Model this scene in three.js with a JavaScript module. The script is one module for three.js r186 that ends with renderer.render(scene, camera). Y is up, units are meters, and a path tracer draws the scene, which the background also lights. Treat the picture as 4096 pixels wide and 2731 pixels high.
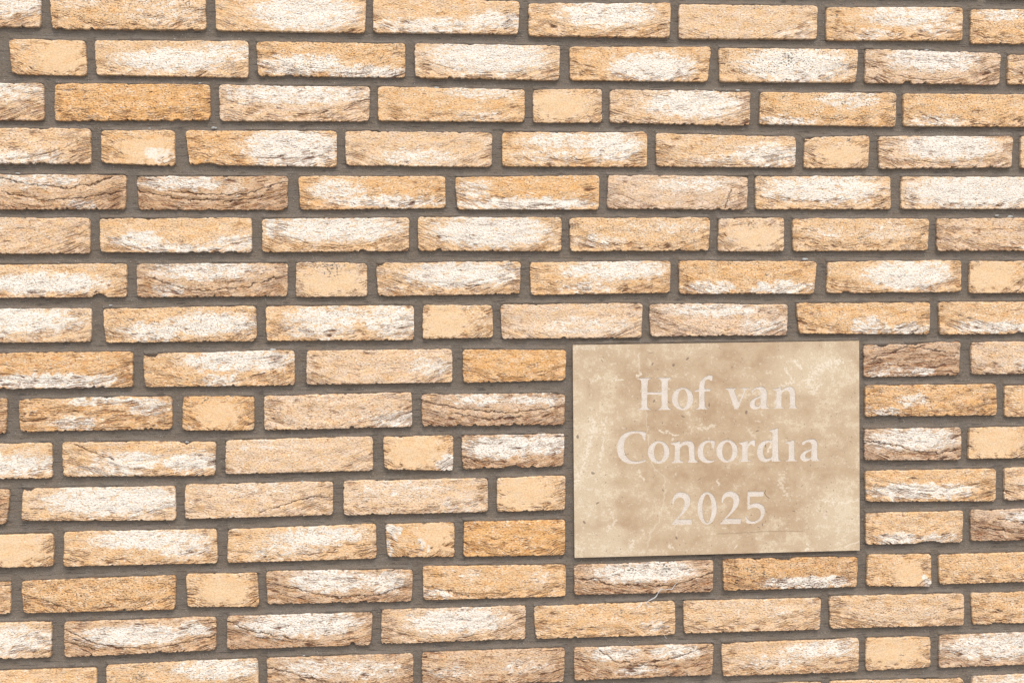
import * as THREE from 'three';
import { mergeGeometries } from 'three/addons/utils/BufferGeometryUtils.js';

// ---------------------------------------------------------------- camera, sky, sun, exposure
const CAMERA_TURN = [-0.02266, -0.09100, -0.00885], CAMERA_AWAY = 1.6623;
const EYE = 1.45;                                   // metres above the pavement; the wall's face is z = 0
const scene = new THREE.Scene();
const camera = new THREE.PerspectiveCamera(33.42, 1024 / 682, 0.05, 400);
camera.rotation.order = 'YXZ';
camera.rotation.set(CAMERA_TURN[0], CAMERA_TURN[1], CAMERA_TURN[2]);
camera.position.set(0, EYE, CAMERA_AWAY);
scene.add(camera);

const renderer = new THREE.WebGLRenderer({ antialias: true });
renderer.setSize(1024, 682);
renderer.toneMapping = THREE.LinearToneMapping;
renderer.toneMappingExposure = 1.5;
renderer.shadowMap.enabled = true;

{ // a bright, thinly overcast sky: bluish overhead, whiter towards the horizon
  const w = 128, h = 64, px = new Float32Array(w * h * 4);
  for (let y = 0; y < h; y++) {
    const up = Math.sin((y + 0.5) / h * Math.PI - Math.PI / 2);
    const t = Math.max(0, up);
    for (let x = 0; x < w; x++) {
      const i = (y * w + x) * 4, k = Math.pow(t, 0.6);
      px[i] = 1.0 - 0.28 * k; px[i + 1] = 1.0 - 0.13 * k; px[i + 2] = 1.0 + 0.06 * k; px[i + 3] = 1;
    }
  }
  const sky = new THREE.DataTexture(px, w, h, THREE.RGBAFormat, THREE.FloatType);
  sky.mapping = THREE.EquirectangularReflectionMapping;
  sky.magFilter = sky.minFilter = THREE.LinearFilter;
  sky.needsUpdate = true;
  scene.background = sky;
  scene.environment = sky;
}
const sun = new THREE.DirectionalLight(0xfff6ea, 2.0);
sun.position.set(0.75, EYE + 4.8, 3.0);
sun.target.position.set(0.05, EYE, 0);
sun.castShadow = true;
sun.shadow.radius = 50;                             // veiled by the cloud: a wide, soft source
sun.shadow.mapSize.set(2048, 2048);
Object.assign(sun.shadow.camera, { left: -3, right: 3, top: 3, bottom: -3, near: 0.5, far: 14 });
scene.add(sun, sun.target);

// ---------------------------------------------------------------- noise
const PERM = new Uint8Array(512), GX = new Float32Array(256), GY = new Float32Array(256);
{
  let s = 20251;
  const rnd = () => { s = (Math.imul(s, 1664525) + 1013904223) >>> 0; return s / 4294967296; };
  const p = [...Array(256).keys()];
  for (let i = 255; i > 0; i--) { const j = Math.floor(rnd() * (i + 1)); [p[i], p[j]] = [p[j], p[i]]; }
  for (let i = 0; i < 512; i++) PERM[i] = p[i & 255];
  for (let i = 0; i < 256; i++) { const a = i / 256 * Math.PI * 2; GX[i] = Math.cos(a) * 1.5; GY[i] = Math.sin(a) * 1.5; }
}
function N(x, y) {                                   // gradient noise, about -1 .. 1
  const xi = Math.floor(x), yi = Math.floor(y), fx = x - xi, fy = y - yi, X = xi & 255, Y = yi & 255;
  const u = fx * fx * fx * (fx * (fx * 6 - 15) + 10), v = fy * fy * fy * (fy * (fy * 6 - 15) + 10);
  const a = PERM[X] + Y, b = PERM[X + 1] + Y, h0 = PERM[a], h1 = PERM[b], h2 = PERM[a + 1], h3 = PERM[b + 1];
  const n0 = GX[h0] * fx + GY[h0] * fy, n1 = GX[h1] * (fx - 1) + GY[h1] * fy, n2 = GX[h2] * fx + GY[h2] * (fy - 1), n3 = GX[h3] * (fx - 1) + GY[h3] * (fy - 1);
  return n0 + u * (n1 - n0) + v * (n2 - n0 + u * (n3 - n2 - n1 + n0));
}
function cells(x, y) {                               // distance to the border between random cells, 0 .. about 0.6
  const xi = Math.floor(x), yi = Math.floor(y);
  let f1 = 9, f2 = 9;
  for (let j = -1; j <= 1; j++) for (let i = -1; i <= 1; i++) {
    const X = (xi + i) & 255, Y = (yi + j) & 255, h = PERM[PERM[X] + Y], k = PERM[h + 77];
    const dx = xi + i + h / 256 - x, dy = yi + j + k / 256 - y, d = dx * dx + dy * dy;
    if (d < f1) { f2 = f1; f1 = d; } else if (d < f2) f2 = d;
  }
  return Math.sqrt(f2) - Math.sqrt(f1);
}
const clamp = (x, a = 0, b = 1) => Math.min(b, Math.max(a, x));
const step = (a, b, x) => { const t = clamp((x - a) / (b - a)); return t * t * (3 - 2 * t); };
const mix = (a, b, t) => a + (b - a) * t;
let seedNow = 7;
const random = () => { seedNow = (seedNow + 0x6d2b79f5) | 0; let t = Math.imul(seedNow ^ (seedNow >>> 15), 1 | seedNow); t = (t + Math.imul(t ^ (t >>> 7), 61 | t)) ^ t; return ((t ^ (t >>> 14)) >>> 0) / 4294967296; };
const toLinear = (c) => { c /= 255; return c <= 0.04045 ? c / 12.92 : Math.pow((c + 0.055) / 1.055, 2.4); };
const toByte = new Uint8Array(4097);
for (let i = 0; i <= 4096; i++) { const c = i / 4096; toByte[i] = Math.round(255 * (c <= 0.0031308 ? c * 12.92 : 1.055 * Math.pow(c, 1 / 2.4) - 0.055)); }
const srgb = (c) => toByte[c <= 0 ? 0 : c >= 1 ? 4096 : (c * 4096) | 0];
const ALBEDO = 0.74;                                 // the photograph is exposed bright; pigments below are as they look in it
const pigment = (r, g, b) => [toLinear(r) * ALBEDO, toLinear(g) * ALBEDO, toLinear(b) * ALBEDO];
function distTo(path, x, y) {                        // distance to a polyline [[x, y], ...]
  let best = 1e9;
  for (let i = 0; i + 1 < path.length; i++) {
    const [ax, ay] = path[i], bx = path[i + 1][0] - ax, by = path[i + 1][1] - ay;
    const t = clamp(((x - ax) * bx + (y - ay) * by) / (bx * bx + by * by || 1)), dx = x - ax - bx * t, dy = y - ay - by * t;
    best = Math.min(best, dx * dx + dy * dy);
  }
  return Math.sqrt(best);
}

// ---------------------------------------------------------------- textures that hold the brick faces (half a millimetre per texel)
const TEXEL = 0.5, SIDE = 2048, MARGIN = 3;
class Sheet {
  constructor() { this.rgb = new Uint8Array(SIDE * SIDE * 4).fill(255); this.bump = new Uint8Array(SIDE * SIDE); this.x = this.y = this.tall = 0; this.material = null; }
  place(w, h) {
    if (this.x + w > SIDE) { this.x = 0; this.y += this.tall; this.tall = 0; }
    if (this.y + h > SIDE) return null;
    const at = [this.x, this.y];
    this.x += w; this.tall = Math.max(this.tall, h);
    return at;
  }
}
const sheets = [new Sheet()];
function sheetMaterial(s) {
  if (!s.material) s.material = new THREE.MeshStandardMaterial({ roughness: 0.96, metalness: 0 });
  return s.material;
}
function finishSheets() {
  for (const s of sheets) {
    const m = sheetMaterial(s);
    m.map = new THREE.DataTexture(s.rgb, SIDE, SIDE, THREE.RGBAFormat);
    m.map.colorSpace = THREE.SRGBColorSpace;
    m.bumpMap = new THREE.DataTexture(s.bump, SIDE, SIDE, THREE.RedFormat);
    for (const t of [m.map, m.bumpMap]) { t.magFilter = THREE.LinearFilter; t.needsUpdate = true; }
    m.bumpScale = 0.0058;
  }
}

// ---------------------------------------------------------------- one hand-moulded brick
const WHITE = pigment(255, 244, 230), PALE = pigment(236, 205, 176), PEACH = pigment(242, 199, 151), ORANGE = pigment(239, 182, 117), FILM = pigment(249, 227, 201);
const RUST = pigment(208, 134, 70), LINE = pigment(158, 96, 52), BROWN = pigment(190, 146, 107), CLEFT = pigment(84, 46, 26), SMEAR = pigment(122, 112, 100), SMOOTH = pigment(243, 205, 162), SOOT = pigment(78, 54, 38);
function readLook(text) {
  const look = { h: 0.5, b: 0, r: 0.6, k: 0.2, c: 0, w: [], s: [], x: [], m: [], n: [], t: [], f: null };
  for (const word of text.split(' ')) {
    const key = word[0], v = word.slice(1).split(',').map(Number);
    if ('wsmnt'.includes(key)) look[key].push(v);
    else if (key === 'x') { const p = []; for (let i = 0; i < v.length; i += 2) p.push([v[i], v[i + 1]]); look.x.push(p); }
    else if (key === 'f') look.f = v;
    else look[key] = v[0];
  }
  return look;
}
// h hue, b burnt, r wrinkled, k specks, c crackled skin, w white patch, s smooth patch, x crack, m mortar smear, n / t bite out of the lower / upper edge, f fold
function paintBrick(W, H, look, seed, sheet, at, tw, th) {
  const ox = (seed * 17.31) % 211, oy = (seed * 29.77) % 197;
  const f = look.f ?? [0.45 + 0.1 * N(seed * 1.7, 3.1), 0.62 + 0.14 * N(seed * 2.3, 8.2) + 0.1, 0.42 + 0.12 * N(seed * 3.9, 5.5), 0];
  const cracks = look.x.map((p) => p.map(([u, v]) => [u * W, v * H]));
  const high = new Float32Array(tw * th);
  const archAt = 0.1 + 0.06 * N(seed * 5.1, 1.7), archBy = 5 * N(seed * 4.3, 2.9), rise = 10 + 7 * N(seed * 6.1, 9.1), sink = 6 + 7 * N(seed * 7.3, 4.4);
  for (let j = 0; j < th; j++) for (let i = 0; i < tw; i++) {
    const lx = (i + 0.5) * TEXEL - MARGIN, ly = (j + 0.5) * TEXEL - MARGIN, u = clamp(lx / W), v = clamp(ly / H);
    const px = lx + ox * 40, py = ly + oy * 40;
    const wx = N(px / 19, py / 15) * 3, wy = N(px / 16 + 31, py / 10) * (look.f ? 1.5 : 2.2) + N(px / 5, py / 4) * 0.7;
    const q = u * 2 - 1, c0 = f[1] + (f[2] - f[0]) * 0.5 * q + ((f[0] + f[2]) * 0.5 - f[1]) * q * q;
    const arch = 1.5 * archBy * Math.exp(-Math.pow((u - archAt) / 0.09, 2)) * v, lift = (rise * Math.pow(step(0.58, 1.02, u), 1.4) + sink * Math.pow(step(0.4, -0.02, u), 1.4)) * (0.25 + 0.75 * v);
    const s = ly + wy - (c0 - f[1]) * H * (0.4 + 0.6 * v) + arch + lift, a = lx + wx, A = a + ox * 40, S = s + oy * 40;
    const below = step(-0.1, 0.22, v - c0), ends = step(0.3, 0.5, Math.abs(u - 0.5));
    let sm = 0;
    for (const [cx, cy, rx, ry] of look.s) { const d = Math.pow((u - cx) / rx, 2) + Math.pow((v - cy) / ry, 2); sm = Math.max(sm, step(1.5, 0.3, d + 0.75 * N(px / 9, py / 7) + 0.35 * N(px / 3, py / 2.5))); }
    const rough = 1 - sm * 0.84;
    const n1 = N(A / (look.f ? 70 : 38), S / 3.6), n2 = N(A / 13 + 50, S / 2.1), n3 = N(A / 3.4 + 9, S / 1.5), n4 = N(px / 2.1, py / 1.5), g1 = N(px / 1.1 + 70, py / 1.1), g2 = N(px / 0.75, py / 0.75 + 40);
    const patch = 0.5 + 0.6 * N(px / 24, py / 10) + 0.3 * N(px / 9, py / 6);
    const wm = clamp((look.s.length ? Math.max(0.95, look.r) : look.r) * (0.34 + 0.75 * below + 0.45 * ends) * (patch * 1.7 - 0.3)) * rough;
    const line1 = step(0.17, 0.07, Math.abs(n1 + 0.06 * g1)) * step(0.12, 0.5, wm + 0.22 * N(px / 10 + 63, py / 6)), line2 = step(0.2, 0.08, Math.abs(n2 + 0.1 * g1)) * step(0.2, 0.62, wm + 0.35 * N(px / 9, py / 4 + 80));
    const open = step(0.12, 0.42, N(A / 30 + 11, S / 7 + 3) + 0.2 * look.b);
    let crack = 0;
    if (f[3]) { const e = (v - c0) * H + wy * 0.9, w0 = 0.9 + 0.5 * N(px / 11, 3); crack = Math.max(0, 1 - Math.abs(e) / w0) * clamp(f[3] * (0.75 + 1.1 * N(px / 15, 7.7))); }
    for (const p of cracks) { const e = distTo(p, lx + N(px / 5, py / 5) * 1.2, ly + N(px / 12 + 9, py / 9) * 2.2 + N(px / 5 + 9, py / 4) * 1.3 + N(px / 2.2, py / 2.2) * 0.8), w0 = 1.0 + 0.6 * N(px / 9, py / 8); crack = Math.max(crack, step(w0, w0 * 0.35, e) * (0.82 + 0.35 * N(px / 9, 1.3))); }
    crack = clamp(crack);
    const pit = step(0.34, 0.62, n3) * rough * (0.35 + 0.65 * look.r), speck = step(0.5 - 0.12 * look.k, 0.68, n4 + 0.3 * patch - 0.15) * rough * clamp(0.3 + look.k);
    // the white skin of lime and sand
    const du = u + (N(px / 22 + 7, py / 12) * 7 + N(A / 9, S / 5 + 33) * 4) / W, dv = v + (N(px / 15, py / 11 + 44) * 5 + N(A / 8 + 3, S / 4) * 3) / H;
    let blob = 0;
    for (const [cx, cy, rx, ry, amp] of look.w) { const d = Math.pow((du - cx) / rx, 2) + Math.pow((dv - cy) / ry, 2); if (d < 1.9) blob = Math.max(blob, amp * step(1.9, 0.1, d)); }
    const wn = N(A / 15 + 3, S / 5.5) * 0.5 + N(A / 6, S / 3.4 + 60) * 0.5 + N(px / 3.4, py / 2.6) * 0.3 + N(px / 1.4, py / 1.4 + 30) * 0.1;
    let white = step(0.24, 0.7, blob * 0.72 + wn * (0.3 + 0.42 * blob)) * (1 - sm * 0.25);
    white *= clamp(0.97 + 0.34 * N(A / 4.2 + 21, S / 2.6) + 0.3 * N(A / 2.1, S / 1.2 + 70));
    white = Math.max(white, step(0.34, 0.7, N(A / 3.3 + 90, S / 2) + 0.35 * N(px / 20, py / 12)) * 0.6 * rough * (1 - 0.6 * Math.min(1, look.b * 1.5)));
    const film = clamp(Math.max(blob * 0.75, 0.35 * step(-0.1, 0.5, N(A / 26 + 77, S / 7)) * (1 - 0.5 * look.h)) * (0.8 + 0.4 * N(A / 7, S / 3))) * (1 - sm * 0.5) * 0.75;
    let net = 0;
    if (look.c && white > 0.05) { net = step(0.13, 0.02, cells(px / 2.5 + 0.4 * N(px / 4, py / 4), py / 3.1)) * look.c * white * step(0.05, 0.35, 1.2 - v - (v > c0 ? 0.5 : 0)); }
    // relief in millimetres: big folds are geometry, grain is bump
    high[j * tw + i] = N(px / 34, py / 17) * 0.9 * (1 - 0.6 * sm) + N(A / 13, S / 4.2) * 0.3 * rough + N(A / 50 + 15, S / 5.5) * (look.f ? 1.0 : 0.6) * (0.35 + 0.65 * below) * rough - crack * 1.7 - line1 * wm * 0.7 + white * 0.12 - below * 0.5 * rough;
    const fine = g1 * 0.17 * (1 - 0.55 * sm) + g2 * 0.1 * (1 - 0.5 * sm) + N(A / 2.6, S / 1.7) * 0.22 * rough - line2 * 0.7 - line1 * 0.8 - pit * 0.55 - speck * 0.7 - net * 0.25 - crack * 1.2;
    // colour
    const hue = clamp(look.h + 0.3 * N(px / 17, py / 9 + 20) + 0.14 * N(A / 5, S / 2.5)), tone = 1 + 0.13 * N(px / 2.8, py / 2.3) + 0.14 * N(px / 1.8 + 33, py / 1.5) + 0.05 * g1;
    const burnt = clamp(look.b * (0.7 + 0.45 * below + 0.35 * N(px / 15, py / 8)));
    const rust = clamp((pit * 0.6 + step(0.0, 0.5, N(A / 11 + 30, S / 3)) * 0.5 * look.r * (0.4 + hue)) * rough), stain = clamp(speck + pit * (0.26 + 0.4 * look.k));
    const dark = clamp(crack * 0.97 + line1 * open * 0.85), seam = clamp(line1 * 0.62 + line2 * 0.5 + net * 0.34);
    let smear = 0;
    for (const [cx, cy, rr] of look.m) { const d = Math.hypot((u - cx) * W, ((v - cy) * H)) / (rr * 110); if (d < 1.7) smear = Math.max(smear, step(0.34, 0.6, 0.42 - d * 0.42 + 0.75 * N(px / 3.6 + 17, py / 2.4) + 0.2 * g1) * 0.9); }
    const edge = Math.min(lx, W - lx, ly, H - ly);
    smear = Math.max(smear, 0.75 * step(0.34, 0.6, N(px / 8 + 5, py / 6) * 0.8 + 0.35 * g1 - edge * 0.22));
    const o = ((at[1] + j) * SIDE + at[0] + i) * 4;
    for (let k = 0; k < 3; k++) {
      let c = hue < 0.5 ? mix(PALE[k], PEACH[k], hue * 2) : mix(PEACH[k], ORANGE[k], hue * 2 - 1);
      c = mix(c, BROWN[k], Math.min(1, burnt * 1.05));
      c = mix(c, SMOOTH[k], sm * (0.62 + 0.4 * N(px / 11 + 3, py / 8) + 0.2 * N(px / 4, py / 3)));
      c = mix(c, RUST[k], rust * 0.66);
      c = mix(c, FILM[k], film * (1 - 0.5 * rust));
      c = mix(c, WHITE[k], white * (1 - 0.4 * dark) * (1 - 0.35 * rust) * 0.93);
      c = mix(c, LINE[k], seam * (0.75 + 0.15 * look.b));
      c = mix(c, CLEFT[k], dark * 0.92);
      c = mix(c, SOOT[k], stain * 0.75);
      c = mix(c, SMEAR[k], smear);
      sheet.rgb[o + k] = srgb(c * tone * (1 + sm * 0.06 * N(px / 10 + 50, py / 1.3) + sm * 0.05 * N(px / 2, py / 2)));
    }
    sheet.bump[o >> 2] = clamp(128 + fine * 255 / 4, 0, 255);
  }
  return high;
}
function spacing(length, fine) {                     // stations along an edge, closer together at both ends
  const ends = [0, 0.5, 1.1, 1.9, 3], inner = Math.max(2, Math.round((length - 6) / fine)), list = [...ends];
  for (let i = 1; i < inner; i++) list.push(3 + (length - 6) * i / inner);
  for (const e of [...ends].reverse()) list.push(length - e);
  return list;
}
const outlines = [];                                 // every brick's outline in wall millimetres, for laying the mortar around it
const slots = [];                                    // sheet rectangles that other bricks of the wall may show again
function addBrick(xa, ya, xb, yb, xc, yc, xd, yd, text) {
  const seed = outlines.length + 1, W = (xb - xa + xc - xd) / 2, H = (ya - yd + yb - yc) / 2, look = readLook(text);
  outlines.push([xa, ya, xb, yb, xc, yc, xd, yd]);
  const tw = Math.ceil((W + 2 * MARGIN) / TEXEL), th = Math.ceil((H + 2 * MARGIN) / TEXEL);
  let sheet = sheets[sheets.length - 1], at = sheet.place(tw, th);
  if (!at) { sheets.push(sheet = new Sheet()); at = sheet.place(tw, th); }
  const high = paintBrick(W, H, look, seed, sheet, at, tw, th);
  if (W > 190) slots.push([sheet, at, W, H]);
  const height = (x, y) => {                         // relief averaged over about a grid step
    const i0 = clamp(Math.round((x + MARGIN) / TEXEL), 1, tw - 2), j0 = clamp(Math.round((y + MARGIN) / TEXEL), 1, th - 2);
    let sum = 0;
    for (let j = -1; j <= 1; j++) for (let i = -1; i <= 1; i++) sum += high[(j0 + j) * tw + i0 + i];
    return sum / 9;
  };
  const e = seed * 13.7, bite = (list, u) => { let d = 0; for (const [c, w, deep] of list) d = Math.max(d, deep * step(1, 0.3, Math.abs(u - c) / w)); return d; };
  const ragged = 0.65 + 0.75 * look.r;
  const lower = (x) => ragged * (0.9 * Math.abs(N(x / 7, e)) * 1.3 + 0.5 * N(x / 2.6, e + 5) + 1.8 * step(0.4, 0.75, N(x / 8, e + 9) + 0.25 * N(x / 2, e + 13))) + bite(look.n, x / W) * (1 + 0.35 * N(x / 2.2, e + 3)) - 1.25;
  const upper = (x) => 1.2 * N(x / 26, e + 21) + 0.55 * N(x / 6, e + 25) + 1.2 * step(0.45, 0.7, N(x / 7, e + 29)) + bite(look.t, x / W) * (1 + 0.4 * N(x / 2.2, e + 33)) - 0.45;
  const left = (y) => 0.7 * N(y / 11, e + 41) + 0.6 * look.r * N(y / 2.8, e + 45) + 1.3 * step(0.4, 0.7, N(y / 4, e + 49)) - 0.6;
  const right = (y) => 0.5 * N(y / 12, e + 61) + 0.3 * N(y / 3.5, e + 65) + 0.8 * step(0.45, 0.7, N(y / 4, e + 69)) - 0.45;
  const round = 0.7 + 0.7 * (0.5 + 0.5 * N(seed * 2.1, 4));
  const proud = 1.5 * N(seed * 3.3, 17), leanX = 0.9 * N(seed * 1.9, 27), leanY = 0.7 * N(seed * 2.7, 37);
  const us = spacing(W, 1.7), vs = spacing(H, 1.6), nu = us.length, nv = vs.length, pos = [], uv = [], index = [];
  const point = (x, y, z) => {
    const u = x / W, v = y / H;
    pos.push((mix(mix(xa, xb, u), mix(xd, xc, u), v)) / 1000, EYE + (mix(mix(ya, yb, u), mix(yd, yc, u), v)) / 1000, z / 1000);
  };
  const map = (x, y) => uv.push((at[0] + (x + MARGIN) / TEXEL) / SIDE, (at[1] + (y + MARGIN) / TEXEL) / SIDE);
  const rim = [];
  for (let j = 0; j < nv; j++) for (let i = 0; i < nu; i++) {
    const el = left(vs[j]), er = right(vs[j]), et = upper(us[i]), eb = lower(us[i]);
    let corner = 2.2 * Math.max(0, 1 - Math.hypot(Math.min(us[i], W - us[i]), Math.min(vs[j], H - vs[j])) / 5);
    const x = el + us[i] / W * (W - el - er) + (us[i] < W / 2 ? corner : -corner) * 0.6, y = et + vs[j] / H * (H - et - eb) + (vs[j] < H / 2 ? corner : -corner) * 0.6;
    const roll = (d, R) => d >= R ? 0 : Math.sqrt(R * R - (R - d) * (R - d)) - R;
    const z = roll(Math.min(us[i], W - us[i]), round) + Math.min(roll(vs[j], round * 1.3), roll(H - vs[j], round * 0.5)) + height(x, y) + proud + leanX * (us[i] / W - 0.5) + leanY * (vs[j] / H - 0.5);
    point(x, y, Math.max(z, -5)); map(x, y);
    if (i === 0 || j === 0 || i === nu - 1 || j === nv - 1) rim[j * nu + i] = [x, y];
  }
  for (let j = 0; j + 1 < nv; j++) for (let i = 0; i + 1 < nu; i++) { const p = j * nu + i; index.push(p, p + nu, p + 1, p + 1, p + nu, p + nu + 1); }
  const ring = [];
  for (let i = 0; i < nu; i++) ring.push(i);
  for (let j = 1; j < nv; j++) ring.push(j * nu + nu - 1);
  for (let i = nu - 2; i >= 0; i--) ring.push((nv - 1) * nu + i);
  for (let j = nv - 2; j > 0; j--) ring.push(j * nu);
  let last = ring;
  for (const [z, inward] of [[-9, 7], [-40, 9]]) {
    const next = [];
    for (const r of ring) {
      const [x, y] = rim[r], dx = x < 3 ? 1 : x > W - 3 ? -1 : 0, dy = y < H / 2 ? 1 : -1;
      next.push(pos.length / 3); point(x, y, z);
      map(clamp(x + (dx && y > 3 && y < H - 3 ? dx * inward : 0), 0, W), clamp(y + (dx && y > 3 && y < H - 3 ? 0 : dy * inward), 0, H));
    }
    for (let k = 0; k < ring.length; k++) { const n = (k + 1) % ring.length; index.push(last[k], last[n], next[k], last[n], next[n], next[k]); }
    last = next;
  }
  const mid = pos.length / 3;
  point(W / 2, H / 2, -40); map(W / 2, H / 2);
  for (let k = 0; k < last.length; k++) index.push(last[k], last[(k + 1) % last.length], mid);
  const g = new THREE.BufferGeometry();
  g.setAttribute('position', new THREE.Float32BufferAttribute(pos, 3));
  g.setAttribute('uv', new THREE.Float32BufferAttribute(uv, 2));
  g.setIndex(index);
  g.computeVertexNormals();
  const m = new THREE.Mesh(g, sheetMaterial(sheet));
  m.name = numbered('brick');
  m.castShadow = m.receiveShadow = true;
  wall.add(m);
}
const taken = new Map();
function numbered(name) {
  const n = taken.get(name) ?? 0;
  taken.set(name, n + 1);
  return n ? name + '_' + String(n).padStart(3, '0') : name;
}
function part(name, geometry, material, parent) {
  const m = new THREE.Mesh(geometry, material);
  m.name = numbered(name);
  m.castShadow = m.receiveShadow = true;
  parent.add(m);
  return m;
}

// ---------------------------------------------------------------- the wall
const wall = new THREE.Group();
wall.name = 'brick_wall';
wall.userData = { label: 'wall of pale yellow and whitewashed hand-moulded bricks with recessed grey mortar', category: 'wall', kind: 'thing' };
scene.add(wall);

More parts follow.
